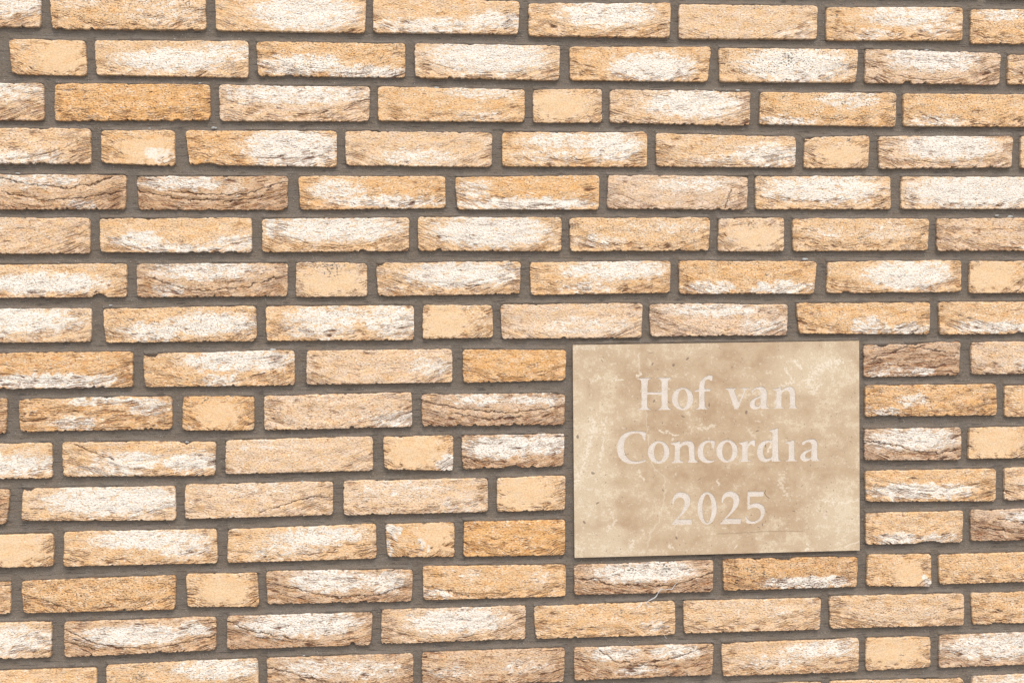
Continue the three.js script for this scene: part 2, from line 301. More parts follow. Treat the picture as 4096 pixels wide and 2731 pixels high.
const PLAQUE_AT = [460.2, -201.5];
const PLAQUE_CORNERS = [[-218.5, 157.5], [218.2, 158.9], [218.5, -158.7], [-218.1, -157.7]];
const LETTERS = [
  ['M-122.7 107.5 L-100.4 107.7 L-100.7 106.3 Q-105.6 105.8 -106.1 101.8 L-106.9 86.5 L-85.8 86.5 L-85.7 101.5 Q-86.0 104.9 -92.4 106.4 L-92.7 107.7 L-70.0 107.6 L-70.3 106.1 Q-75.4 105.4 -75.6 101.4 L-76.3 66.1 Q-76.1 62.1 -70.5 60.8 L-70.3 59.5 L-92.3 59.5 L-92.1 60.8 Q-86.5 61.7 -86.0 65.6 L-85.8 82.4 L-106.9 82.7 L-107.5 66.6 Q-107.1 62.0 -101.3 61.0 L-101.3 59.7 L-122.4 59.7 L-122.3 61.1 Q-116.3 62.1 -116.0 66.7 L-116.3 102.0 Q-116.5 105.4 -122.5 106.0 Z', ''],
  ['E -53.6 75.7 16.6 17.1', 'E -53.5 76.0 7.2 13.9'],
  ['M-34.6 59.4 L-14.8 59.3 L-14.8 60.7 Q-19.5 61.7 -20.1 65.2 L-20.2 86.0 L-12.0 86.1 L-10.4 90.2 L-20.4 90.0 Q-20.8 100.6 -17.5 103.4 Q-13.4 105.3 -11.7 102.2 L-8.5 101.8 L-7.6 109.3 Q-10.5 111.0 -14.0 110.2 Q-24.5 106.9 -27.5 99.6 Q-28.6 96.2 -28.7 90.4 L-36.8 87.4 L-35.1 85.6 L-29.0 85.9 L-28.8 65.3 Q-29.1 61.3 -34.3 60.6 Z', ''],
  ['M10.4 90.8 L28.2 90.8 L28.2 89.3 Q24.7 88.7 25.4 86.2 L32.0 69.5 L39.6 85.4 Q40.2 88.5 34.7 89.2 L34.4 90.7 L48.1 90.9 L47.9 89.3 Q43.8 88.8 42.2 85.7 L30.7 58.8 L25.2 58.7 L16.2 85.2 Q14.5 88.7 10.6 89.3 Z', ''],
  ['M50.8 85.8 Q54.9 90.9 64.3 92.3 Q74.9 92.9 75.2 82.0 L74.8 64.2 Q75.4 60.4 79.7 60.3 L80.1 58.9 L66.8 58.6 L65.6 61.5 Q61.8 57.9 56.5 57.8 Q48.0 58.9 48.4 66.4 Q49.6 72.6 57.2 75.6 L65.4 78.7 L65.5 83.3 Q64.9 87.9 59.6 88.0 Q55.5 87.5 53.7 83.1 L51.4 83.3 Z', 'M65.2 75.3 L59.5 73.1 Q56.2 71.4 56.6 67.4 Q57.1 63.0 60.1 62.7 Q63.0 62.9 64.8 64.9 Z'],
  ['M83.5 88.8 Q91.4 88.9 96.7 91.5 L97.9 86.1 Q103.8 91.7 110.9 91.6 Q119.1 91.2 118.9 81.4 L119.0 62.3 Q119.9 60.0 123.8 59.4 L123.7 58.2 L109.0 58.2 L108.7 59.4 Q111.1 60.7 110.8 64.2 L110.2 79.2 Q109.7 85.5 104.9 85.5 Q100.2 84.9 98.2 81.1 L97.8 62.7 Q98.3 60.4 102.1 59.7 L102.1 58.5 L84.0 58.7 L84.0 59.8 Q89.2 60.5 89.3 64.0 L89.6 83.5 Q89.0 86.2 83.8 87.0 Z', ''],
  ['M-109.3 26.5 L-110.2 14.8 L-113.0 14.7 Q-115.3 25.6 -123.8 25.5 Q-142.8 24.7 -142.9 5.0 Q-141.7 -14.9 -126.2 -16.2 Q-116.3 -16.4 -109.5 -13.2 L-110.0 -16.6 Q-119.2 -20.6 -130.4 -20.3 Q-152.9 -18.2 -153.5 3.8 Q-152.6 28.4 -126.6 29.2 Q-117.4 29.3 -109.3 26.5 Z', ''],
  ['E -90.5 -3.4 16.6 17.2', 'E -89.9 -2.9 7.6 13.5'],
  ['M-72.3 10.2 Q-65.2 10.5 -58.1 13.1 L-58.1 8.1 Q-52.4 13.6 -45.3 12.9 Q-36.1 12.3 -36.1 2.9 L-35.8 -13.6 Q-34.8 -16.7 -31.3 -17.2 L-31.3 -20.0 L-46.2 -20.1 L-46.2 -18.3 Q-44.1 -16.2 -44.3 -12.7 L-45.1 1.3 Q-45.6 7.3 -51.0 6.6 Q-56.7 5.7 -57.9 1.5 L-58.3 -14.6 Q-57.6 -17.1 -53.3 -17.7 L-53.3 -20.0 L-71.1 -20.2 L-70.8 -18.2 Q-66.5 -17.5 -66.5 -13.7 L-66.0 5.2 Q-66.7 7.3 -71.6 7.8 Z', ''],
  ['M-4.7 11.7 L-5.8 1.5 Q-7.6 0.1 -9.5 2.0 Q-9.7 10.4 -15.4 9.8 Q-22.6 7.8 -22.6 -2.7 Q-22.0 -16.7 -11.3 -17.2 Q-7.7 -17.3 -5.3 -16.3 L-5.6 -18.7 Q-11.3 -21.4 -17.0 -21.3 Q-31.3 -19.3 -31.6 -4.6 Q-30.4 12.9 -14.0 13.3 Q-9.0 13.3 -4.7 11.7 Z', ''],
  ['E 13.6 -3.8 16.7 17.3', 'E 14.1 -3.8 7.7 13.6'],
  ['M31.4 8.6 Q40.3 9.0 45.4 12.4 L45.8 6.5 Q49.7 12.8 56.8 12.4 L56.8 2.5 L53.9 3.1 Q51.8 6.4 48.9 4.4 Q46.0 2.3 45.7 -2.6 L45.4 -16.0 Q45.9 -18.4 50.5 -18.5 L50.5 -20.3 L31.6 -20.6 L31.6 -18.9 Q36.6 -17.9 36.6 -15.1 L36.7 3.2 Q36.0 6.0 32.0 6.8 Z', ''],
  ['M78.0 26.6 Q86.4 27.3 92.2 30.0 L92.7 -15.5 Q93.2 -18.8 97.1 -19.4 L97.0 -20.8 L82.6 -20.9 L81.2 -18.1 Q77.6 -21.5 71.1 -21.7 Q59.6 -19.8 59.4 -5.0 Q61.2 10.5 76.3 11.6 L83.2 11.9 L83.5 21.3 Q83.2 24.1 78.5 24.6 Z', 'M83.2 5.8 Q80.6 8.3 76.2 7.4 Q69.0 4.7 69.0 -5.9 Q70.1 -16.5 75.4 -16.1 Q80.5 -15.3 82.7 -13.2 Z'],
  ['M102.9 8.3 Q110.9 8.8 117.4 11.9 L117.6 -16.7 Q118.0 -19.3 122.1 -19.6 L122.1 -21.0 L103.8 -21.2 L104.0 -19.5 Q108.2 -19.1 108.3 -16.2 L108.4 3.9 Q108.0 6.0 103.4 6.4 Z', ''],
  ['M128.9 3.5 L129.4 7.8 Q138.4 12.5 145.6 12.1 Q152.9 11.6 153.2 2.4 L153.1 -16.0 Q154.0 -19.6 157.9 -19.7 L157.9 -21.4 L144.1 -21.5 L142.6 -18.6 Q136.8 -22.1 133.2 -22.0 Q126.0 -20.4 126.0 -14.8 Q126.7 -9.1 134.0 -5.7 L144.1 -2.4 L143.9 3.2 Q142.7 7.5 138.4 7.2 Q134.0 6.3 132.3 3.0 Z', 'M143.4 -5.9 L137.6 -7.9 Q134.0 -10.0 134.2 -13.5 Q135.1 -17.1 138.3 -17.1 Q141.2 -16.9 143.4 -15.1 Z'],
  ['M-70.4 -80.5 Q-69.8 -63.2 -57.0 -63.4 Q-42.8 -64.7 -42.5 -77.0 Q-43.3 -86.8 -53.3 -96.0 L-62.7 -104.4 L-42.0 -104.9 L-40.6 -104.0 L-40.6 -112.6 L-73.4 -112.6 L-66.5 -104.8 L-58.3 -95.8 Q-51.1 -86.6 -51.9 -78.1 Q-53.2 -71.7 -59.6 -71.5 Q-66.3 -71.8 -68.1 -80.7 Z', ''],
  ['E -17.3 -88.8 15.1 24.9', 'E -17.4 -89.3 6.9 21.4'],
  ['M4.4 -81.2 Q5.0 -63.8 17.9 -64.1 Q32.2 -65.4 32.5 -77.7 Q31.7 -87.5 21.6 -96.8 L12.1 -105.2 L33.1 -105.7 L34.5 -104.8 L34.5 -113.5 L1.4 -113.5 L8.4 -105.6 L16.6 -96.6 Q23.8 -87.3 23.0 -78.9 Q21.8 -72.4 15.3 -72.2 Q8.5 -72.5 6.7 -81.4 Z', ''],
  ['M44.7 -65.3 L69.8 -65.5 L69.5 -73.1 L48.9 -73.0 L48.4 -85.1 Q52.6 -82.6 58.3 -82.7 Q71.3 -83.9 71.6 -94.5 Q70.5 -112.8 52.4 -114.1 Q46.7 -113.9 42.7 -112.7 L40.6 -101.8 L42.4 -101.9 Q46.0 -110.1 53.2 -109.9 Q64.7 -108.8 65.1 -98.5 Q64.1 -90.1 56.1 -89.7 Q51.1 -89.4 45.3 -92.6 L44.1 -91.3 Z', ''],
];
const THREAD = [[392.9, -371.1], [393.7, -381.6], [396.3, -392.2], [398.1, -397.6], [395.4, -401.0], [390.0, -407.0], [387.3, -410.4], [382.9, -409.4], [376.7, -410.6], [373.1, -409.1], [370.5, -410.8], [366.9, -415.9], [363.3, -421.1], [356.2, -424.7], [350.9, -427.7], [349.4, -430.3], [351.7, -434.7], [355.2, -441.0], [359.6, -449.0], [364.0, -456.2], [369.3, -466.0], [373.6, -475.0], [379.8, -484.0]];
const CRUMBS = [[785.1, 395.7, 5.0], [492.5, 332.4, 6.0], [429.5, 332.2, 3.2], [456.1, 332.4, 2.8], [-327.2, 398.0, 2.4], [-293.1, 335.5, 3.6], [-274.5, 272.2, 6.0], [-364.0, 270.8, 3.2], [-268.0, 267.3, 3.2], [-196.0, -46.2, 7.0], [-19.9, -175.6, 4.4], [-156.0, -237.0, 3.6], [594.5, 80.8, 7.0], [917.4, 144.4, 7.0], [896.9, 146.2, 4.8], [-318.8, -177.2, 4.4], [429.6, 15.4, 4.4], [-545.7, 206.6, 4.0], [-492.8, 80.8, 2.0], [-422.3, 19.6, 4.0], [-548.0, 206.8, 2.8], [-156.8, -491.4, 3.2], [44.0, 332.0, 6.0]];
const VEINS = [
  { wide: 5, strong: 0.9, path: [[-189.0, 43.3], [-193.6, 17.0], [-202.8, -16.0], [-214.1, -44.4]] },
  { wide: 3, strong: 0.8, path: [[-170.0, 49.6], [-177.2, -12.1], [-182.8, -23.0]] },
  { wide: 1.2, strong: 0.6, path: [[-119.1, 143.8], [-119.8, 110.7]] },
  { wide: 1.3, strong: 0.45, path: [[-109.6, 59.7], [-108.6, 33.1], [-100.0, -24.7], [-81.0, -40.7], [-82.3, -69.6], [-90.4, -105.0], [-102.9, -122.4], [-109.8, -146.7]] },
  { wide: 3, strong: 0.9, path: [[102.7, 118.8], [116.4, 98.5], [98.1, 92.1], [86.5, 65.4]] },
  { wide: 7, strong: 1, path: [[137.1, 96.0], [148.7, 111.5], [164.9, 122.5], [188.0, 128.9]] },
  { wide: 7, strong: 0.8, path: [[134.8, 98.3], [148.6, 82.4], [153.2, 91.3]] },
  { wide: 4, strong: 1, path: [[118.8, 129.8], [128.0, 118.5]] },
  { wide: 2.5, strong: 0.9, path: [[-164.1, 102.5], [-144.0, 105.5]] },
  { wide: 4, strong: 0.7, path: [[-186.3, 105.0], [-175.2, 109.2]] },
  { wide: 2.2, strong: 0.9, path: [[-88.4, 28.3], [-61.5, 21.1], [-70.5, 14.6]] },
  { wide: 8, strong: 0.6, path: [[97.6, -42.3], [95.2, -55.7], [106.7, -71.7]] },
  { wide: 2.5, strong: 0.8, path: [[155.1, -79.6], [175.9, -84.6], [199.1, -86.3], [217.7, -81.1]] },
  { wide: 5, strong: 1, path: [[137.5, -151.3], [135.2, -155.7]] },
  { wide: 2, strong: 0.8, path: [[194.3, -154.0], [217.6, -144.4]] },
  { wide: 6, strong: 0.5, path: [[-214.8, 153.7], [-186.0, 155.6]] },
  { wide: 4, strong: 0.7, path: [[-29.8, 29.5], [-4.8, 35.7]] },
  { wide: 3, strong: 0.8, path: [[-120.3, -33.2], [-113.6, -44.4]] },
  { wide: 4, strong: 0.7, path: [[-165.4, -89.8], [-156.6, -103.3], [-167.9, -120.7]] },
  { wide: 4, strong: 0.8, path: [[-132.1, -135.0], [-132.2, -148.3]] },
  { wide: 3, strong: 0.8, path: [[-75.9, -143.2], [-69.2, -150.1]] },
  { wide: 3, strong: 0.8, path: [[28.5, -146.1], [23.9, -150.4]] },
  { wide: 3.5, strong: 0.8, path: [[1.6, -53.6], [-0.7, -49.1]] },
  { wide: 5, strong: 0.5, path: [[27.2, 77.5], [68.3, 83.6]] },
  { wide: 4, strong: 1, path: [[-121.6, 110.7], [-117.1, 112.9]] },
  { wide: 5, strong: 0.5, path: [[56.6, 16.7], [45.2, 28.1]] },
  { wide: 3, strong: 1, path: [[75.9, -8.2], [82.9, 9.5]] },
  { wide: 4, strong: 0.5, path: [[176.4, 104.4], [178.7, 95.4]] },
  { wide: 4, strong: 0.6, path: [[-217.1, -141.6], [-206.0, -146.3]] },
];
const FOSSILS = [[-13.7, 65.4, 3.5, 1], [-46.2, 135.2, 3, 1.5], [-67.6, 125.9, 2.5, 2], [43.0, 53.8, 3, 2], [-190.0, -32.8, 3, 2], [-53.4, 48.8, 3, 1], [8.1, -109.7, 2, 1], [-203.5, -105.4, 3, 1.5], [-97.2, 72.8, 2.5, 1.5], [72.5, 3.0, 3, 1], [60.0, 25.6, 3, 1], [-183.2, -77.2, 3, 1.2], [-64.6, -132.4, 2.5, 1.5], [-99.1, 128.1, 2.5, 1], [-212.5, 21.7, 3, 2], [-84.5, -60.6, 2, 1], [-29.0, -45.2, 3, 0.6], [-175.0, 133.5, 3, 0.5], [-101.2, 144.7, 4, 0.5], [115.8, -96.7, 3, 0.6], [67.5, -115.7, 2, 1]];
const SCRATCH = [[-1.1, -127.8], [14.9, -127.8], [49.1, -126.9], [72.0, -125.9], [129.5, -127.4]];
const HAIR = [[72.7, -63.8], [70.9, -68.2], [73.4, -72.7], [78.0, -76.2]];

// every brick of the photograph, course by course: corners in millimetres from the camera's foot point, then its look
// course 1 from the top
addBrick(-721.3, 463, -509.3, 463, -511.8, 412.8, -723.8, 412.8, 'h.4 r.7 w.75,.25,.5,.5,.8');
addBrick(-497.7, 461.6, -282.8, 462.7, -282.7, 412, -495.1, 410.6, 'h.6 r.6 k.6 w.2,.2,.18,.3,.5 w.75,.5,.3,.5,.5 m.85,.12,.1 n.05,.03,2');
addBrick(-268.7, 462.6, -55.5, 462.4, -58.1, 410.9, -268.3, 411.7, 'h.55 r.5 w.6,.5,.38,.5,1 f.5,1,.5,.3');
addBrick(-45, 461.7, 167.1, 458.5, 164.5, 412.3, -45.2, 411.8, 'h.5 r.5 w.4,.8,.4,.25,.8 w.85,.6,.22,.3,.9');
addBrick(180.5, 455.3, 391.8, 460, 389.4, 409.7, 180.9, 409.8, 'h.5 r.7 w.55,.3,.35,.45,1 f.35,.8,.5,.4');
addBrick(404.7, 458, 615.8, 458.8, 614, 411, 404.4, 409, 'h.35 r.5 w.85,.85,.15,.2,.5 f.6,1,.3,.3');
addBrick(629.8, 457.3, 842.1, 460.6, 841.6, 411.9, 629.7, 409.4, 'h.6 r.6 w.6,.25,.35,.35,.9 w.35,.85,.2,.15,.6 w.8,.6,.2,.3,.6 m.08,.25,.08');
addBrick(855, 458.2, 1067, 458.2, 1067.6, 408, 855.6, 408, 'h.6 r.7 k.5 w.25,.15,.2,.2,.8');
// course 2 from the top
addBrick(-554.9, 394.6, -450.7, 393.5, -449.1, 345.5, -551.1, 346.5, 'h.6 r.5 s.65,.55,.32,.5');
addBrick(-437.3, 393.7, -223.8, 395.7, -224.5, 345, -435.4, 346.9, 'h.45 r.4 w.5,.55,.38,.35,1 w.85,.3,.2,.3,.7 k.4');
addBrick(-212, 395, -0, 395.2, -0.6, 347.3, -210.2, 347.6, 'h.65 r.6 k.6 w.3,.65,.3,.3,1 w.75,.85,.3,.2,1 f.3,.8,.4,.3 n.2,.05,2');
addBrick(13.9, 394.6, 225.9, 394.7, 224.3, 345.6, 14.6, 347.4, 'h.4 r.5 c1 w.5,.35,.42,.55,1 f.4,.85,.45,.4 n.24,.02,3');
addBrick(240.8, 393.2, 452.5, 395.9, 446.9, 345.8, 241.6, 346.3, 'h.65 r.6 w.6,.6,.32,.45,1.1 m.24,.2,.04');
addBrick(464.4, 394.3, 677.9, 395.2, 674.7, 346.6, 466.4, 346, 'h.5 r.5 k.6 w.55,.5,.42,.55,1 m.5,.32,.15');
addBrick(690.3, 396.3, 903.2, 391.8, 900.5, 345.3, 689.3, 346.4, 'h.25 b.12 r1 c.7 w.5,.25,.35,.4,1 f.4,.9,.35,.7 n.32,.04,4');
addBrick(914.9, 390.2, 1126.9, 390.2, 1125.9, 346.9, 913.9, 346.9, 'h.4 r.6 s.6,.6,.3,.3');
// course 3 from the top
addBrick(-720.4, 332.7, -508.4, 332.7, -509, 282.2, -721, 282.2, 'h.35 r.9 w.6,.2,.5,.3,.7 f.6,.9,.1,.3');
addBrick(-492.9, 332.4, -278.8, 333.6, -278.4, 283.8, -493.8, 281.5, 'h.9 r.75 k.5 m.95,.2,.04 m.15,.8,.05');
addBrick(-265.1, 332.9, -51.7, 332.5, -53.4, 283.7, -264.8, 283.1, 'h.3 r.8 w.5,.22,.5,.35,.85 f.35,.75,.4,.35');
addBrick(-39.4, 332.6, 173.4, 330.3, 173, 284.4, -40, 285.1, 'h.65 r.5 k.3 w.7,.12,.3,.2,.7 w.7,.85,.2,.2,.5 m.88,.1,.03');
addBrick(186.6, 330.4, 287.9, 332.6, 288.1, 284.3, 186.2, 283.6, 'h.45 r.4 s.38,.55,.4,.5 k.3');
addBrick(300.6, 331.5, 512.1, 330, 510.6, 280.9, 300.3, 284.3, 'h.35 r.8 w.58,.38,.36,.45,1 f.6,.95,.5,.45 m.9,.15,.07');
addBrick(528, 329.6, 737.5, 330.2, 736.9, 281.1, 526.1, 283.2, 'h.65 r.5 k.7 w.2,.9,.22,.15,.9 w.65,.2,.25,.3,.7 m.6,.3,.06 m.17,.12,.04');
addBrick(749.4, 329.5, 961.4, 329.5, 961.7, 282.1, 749.7, 282.1, 'h.65 r.6 k.5 w.25,.85,.22,.2,.7 m.13,.6,.04');
// course 4 from the top
addBrick(-657.5, 269.5, -445.5, 269.5, -444.7, 220.9, -656.7, 220.9, 'h.4 r.9 w.5,.85,.35,.25,.7 f.6,.9,.2,.4');
addBrick(-430, 267.1, -328.9, 268.2, -329.1, 218.5, -430.7, 222.6, 'h.65 r.6 s.65,.6,.38,.45 w.75,.72,.2,.25,1');
addBrick(-313.4, 267.8, -100.1, 268.3, -100.7, 217.9, -308.2, 220.5, 'h.75 r.8 w.7,.5,.33,.6,1.1 n.12,.09,3 m.12,.9,.04');
addBrick(-87.6, 268.3, 125.1, 267, 123.8, 218.6, -86.8, 220.4, 'h.35 r.6 w.5,.75,.3,.25,.7 f.45,1.1,.35,.3');
addBrick(140.5, 268, 354.9, 269.2, 355.3, 219.3, 140.1, 219.5, 'h.6 r.6 w.4,.25,.3,.25,.8 w.75,.4,.22,.45,1 w.3,.7,.25,.25,.6');
addBrick(368.4, 267.6, 581.5, 263.6, 580.5, 219.1, 369.9, 220.2, 'h.45 r.7 w.8,.6,.25,.4,.9 w.45,.8,.25,.2,.6 f.4,.7,.4,.2');
addBrick(595.9, 261.9, 695.5, 266.8, 693.6, 218.6, 594, 218.3, 'h.45 r.5 s.62,.62,.38,.35 m.68,.15,.08 t.08,.08,3');
addBrick(710, 265.1, 922, 266.3, 920.1, 220.1, 711.8, 217.7, 'h.3 r.9 c.8 w.52,.32,.38,.45,1.1 f.4,.85,.4,.55');
addBrick(935, 266.4, 1147, 266.4, 1147.1, 219.3, 935.1, 219.3, 'h.4 r.5');
// course 5 from the top
addBrick(-609.1, 204.3, -397.1, 204.3, -399, 156.8, -611, 156.8, 'h.35 b.45 r1 w.4,.15,.35,.22,.7 w.72,.88,.1,.15,.8 x.17,.1,.4,.3,.62,.4,.8,.25,.92,.05 x.2,.52,.3,.6,.48,.75,.68,.7,.98,.5 f.3,.8,.2,.2');
addBrick(-382.1, 202.2, -170.6, 203.2, -171.7, 155.8, -380.4, 156.3, 'h.3 b.5 r1 w.3,.18,.33,.22,.85 w.65,.4,.1,.15,.5 x0,.42,.15,.58,.35,.72,.5,.7 x.2,.45,.45,.55,.72,.55,.85,.35,1,.15 x.45,.7,.6,.75,.85,.6 f.3,.7,.2,.2');
addBrick(-155, 203.2, 56, 203.2, 55.8, 158.7, -152.6, 156.3, 'h.7 r.7 w.25,.45,.2,.4,.8 w.6,.8,.42,.2,.9');
addBrick(70.7, 202.1, 283.1, 205.4, 281.9, 156.6, 73.7, 156.7, 'h.8 r.6 k.3 w.12,.4,.14,.35,.7 w.5,.85,.5,.22,1.1 f.05,.7,.6,.35');
addBrick(297.4, 206, 508, 204.2, 506.5, 156.1, 295.4, 157.8, 'h.15 b.12 r.7 w.6,.25,.3,.25,.7 f.4,1,.4,.45 x.88,.45,.84,.95');
addBrick(519.9, 204.3, 728.2, 205.3, 729.1, 156.9, 520.3, 156.9, 'h.5 r.6 w.5,.4,.48,.45,.95');
addBrick(745.6, 204.4, 957.6, 204.4, 957.5, 157.2, 745.5, 157.2, 'h.35 r.5 c1 w.6,.45,.58,.55,1.1 m.55,.75,.03');
// course 6 from the top
addBrick(-660.4, 143.6, -448.4, 143.6, -448.9, 94.4, -660.9, 94.4, 'h.35 b.1 r.8 w.2,.2,.3,.2,.7 f.6,1.05,.3,.4');
addBrick(-434.5, 142.3, -222.4, 142.9, -223.1, 94.8, -433.9, 96, 'h.55 r.5 k.3 w.25,.62,.18,.25,1 w.5,.9,.3,.15,.9 w.9,.75,.2,.3,.8 f.3,.8,.5,.2 n.6,.03,2 n.85,.04,2');
addBrick(-207, 142, 2.8, 143.5, 1.8, 96.4, -207.7, 95.5, 'h.5 r.7 c.6 w.5,.3,.5,.42,1 f.2,.85,.3,.4 w.06,.3,.05,.3,1 n.68,.03,3');
addBrick(16.2, 144.3, 226.2, 143.3, 225.8, 95.2, 16.2, 96.8, 'h.55 r.6 c1 w.5,.42,.42,.5,1.1 f.25,.85,.5,.35 n.14,.03,3');
addBrick(238.7, 142.4, 449.3, 143.1, 447.8, 95.3, 240.2, 95.2, 'h.5 r.6 k.5 w.2,.7,.2,.2,.6 w.7,.3,.3,.2,.5 m.03,.3,.05');
addBrick(463.7, 141.7, 562.8, 142.9, 562.5, 94, 461.7, 94, 'h.3 r.5 s.6,.6,.4,.4 m.5,.2,.08');
addBrick(576.3, 141.5, 788.7, 141, 786.8, 94.6, 577.4, 94, 'h.5 r.7 k.4 w.25,.45,.2,.2,.5 w.7,.4,.2,.3,.5');
addBrick(801.6, 141.3, 1013.6, 141.3, 1014.5, 93.5, 802.5, 93.5, 'h.3 b.1 r1 w.85,.9,.25,.15,.8 f.2,.8,.5,.3');
// course 7 from the top
addBrick(-610.2, 78.4, -398.2, 78.4, -398.9, 32.4, -610.9, 32.4, 'h.5 r.6 w.45,.58,.42,.33,1.1 n.82,.06,5 k.3');
addBrick(-384.4, 77.8, -172.3, 78.2, -173.4, 31.9, -384, 31.8, 'h.3 b.38 r1 w.45,.2,.4,.3,.85 w.22,.8,.12,.2,.8 x0,.43,.12,.46,.25,.68,.38,.84,.55,.8,.72,.74,.85,.52,1,.4 f.4,.8,.4,.15');
addBrick(-159.8, 79, -58.7, 77.7, -59.2, 31.1, -160.9, 30.2, 'h.35 r.35 s.5,.62,.5,.42 k.5 m.5,.15,.16');
addBrick(-45.2, 77.6, 165, 79.2, 163.9, 32.9, -42.9, 31, 'h.45 r.7 c.7 w.6,.38,.42,.42,1.05 f.1,.65,.25,.4 w.1,.8,.1,.1,.6 t.03,.04,4');
addBrick(179.5, 77.4, 389.3, 79, 388.1, 33.1, 180.8, 31.1, 'h.6 r.7 w.6,.25,.38,.35,1 w.4,.8,.2,.2,.7 m.04,.45,.05');
addBrick(402.5, 79, 612.9, 77.2, 608.8, 29.8, 403.2, 31.3, 'h.7 r.7 k.5 w.22,.82,.2,.2,.9 w.75,.82,.25,.22,1 m.63,.4,.06 f.3,.9,.6,.25');
addBrick(630.6, 76.6, 840.3, 77.9, 839.8, 30.9, 629, 30.9, 'h.55 r.6 w.6,.45,.33,.5,1.05 n.15,.03,2');
addBrick(853.9, 76.1, 954.9, 76.1, 954.3, 29, 853.3, 29, 'h.5 r.6 s.3,.5,.4,.6');
// course 8 from the top
addBrick(-660.2, 15.7, -448.2, 15.7, -449.8, -30.8, -661.8, -30.8, 'h.35 r.6 w.4,.35,.55,.45,1');
addBrick(-432.1, 14.7, -218.5, 17.1, -217.9, -32.4, -428.8, -32.7, 'h.55 r.7 k.5 w.7,.5,.33,.35,1 w.3,.7,.22,.3,.9 m.17,.35,.08');
addBrick(-203.9, 16.2, 8.2, 16.2, 8, -33.2, -203.3, -32.3, 'h.55 r.6 w.42,.3,.3,.3,.9 w.35,.65,.25,.3,.8 w.85,.45,.2,.5,.9');
addBrick(22.1, 16.1, 122.8, 15.3, 123.7, -31, 21.2, -31.6, 'h.45 r.6 s.28,.55,.38,.55');
addBrick(136, 16, 347, 16.1, 344.9, -33.3, 137, -32.8, 'h.25 r.6 w.6,.65,.4,.3,.55 f.4,1,.4,.2');
addBrick(357.7, 15.1, 568.1, 13.4, 567.1, -32.1, 359.2, -31.7, 'h.15 b.08 r.9 w.45,.18,.35,.22,.8 w.85,.72,.2,.25,.7 f.1,.95,.5,.4');
addBrick(581.6, 14.2, 790.4, 14.4, 789.5, -32.7, 586.9, -29.7, 'h.65 r.7 k.4 w.52,.75,.14,.3,.85 w.82,.85,.22,.18,1');
addBrick(804.6, 14.2, 1016.6, 14.2, 1018.5, -33.7, 806.5, -33.7, 'h.55 r.8 k.3 w.4,.8,.3,.2,1 w.8,.4,.2,.3,.4 m.22,.5,.05 f.1,.8,.6,.3 n.6,.05,3');
// course 9 from the top
addBrick(-603.8, -46.8, -391.8, -46.8, -392.9, -96.3, -604.9, -96.3, 'h.75 b.08 r.9 w.45,.82,.48,.22,1.1 f.35,.75,.35,.5');
addBrick(-377.2, -50.3, -164.4, -47, -164.6, -96.8, -375.5, -96.2, 'h.6 r.8 k.3 w.62,.25,.4,.35,1 w.5,.85,.15,.2,.8 t.05,.06,4');
addBrick(-146.1, -48, 63.6, -48.7, 63.2, -95.8, -147.2, -96.2, 'h.3 r.7 w.85,.5,.16,.3,.7 f.55,1.1,.4,.3');
addBrick(79.3, -48.9, 231.6, -51.6, 230.2, -95.4, 80.2, -96.8, 'h.85 r.8');
addBrick(686.8, -49.6, 838.3, -45.8, 836.7, -96, 686.7, -97.2, 'h.1 b.6 r1 w.25,.85,.25,.2,.6 w.6,.88,.15,.12,.9 x0,.35,.1,.42,.28,.28,.42,.12,.62,.15,.85,.3 t.2,.07,5 t.5,.1,3 f.4,.2,.4,.2');
addBrick(856.2, -46.9, 1068.2, -46.9, 1068.9, -94.9, 856.9, -94.9, 'h.25 r.7 w.6,.7,.3,.3,.8');
// course 10 from the top
addBrick(-778.5, -110.8, -566.5, -110.8, -568.7, -159.6, -780.7, -159.6, 'h.5 b.35 r1');
addBrick(-549.8, -112.7, -338.7, -111, -338.9, -157.4, -549, -157.5, 'h.7 b.1 r.9 w.6,.1,.3,.1,.9 w.85,.3,.15,.3,.8 w.35,.75,.2,.2,.8 f.15,.2,.1,.2');
addBrick(-321.9, -111.3, -222.6, -113.3, -223.3, -160.8, -324.2, -159.3, 'h.75 r.8 s.5,.58,.3,.5 m.3,.1,.05');
addBrick(-208, -113, 3.7, -110.6, 4.1, -159.8, -208, -161.1, 'h.25 r.9 w.9,.8,.2,.25,.8 f.65,1.05,.2,.45 n.59,.02,3');
addBrick(18.2, -113.9, 229.3, -116.1, 228.1, -160.7, 19.4, -160.1, 'h.2 b.45 r1 w.4,.18,.2,.2,.8 w.8,.2,.2,.2,.8 x0,.2,.2,.4,.4,.52,.62,.62,.8,.52,1,.42 x.2,.6,.45,.8,.7,.75');
addBrick(689.3, -110.7, 895.6, -111.7, 897, -158, 688.6, -157.1, 'h.75 b.05 r.9 k.5 w.13,.85,.13,.15,.9 w.35,.5,.14,.2,.8 n.62,.03,2 n.15,.12,2');
addBrick(909.8, -113.9, 1121.8, -113.9, 1121.9, -160.8, 909.9, -160.8, 'h.55 r.7');
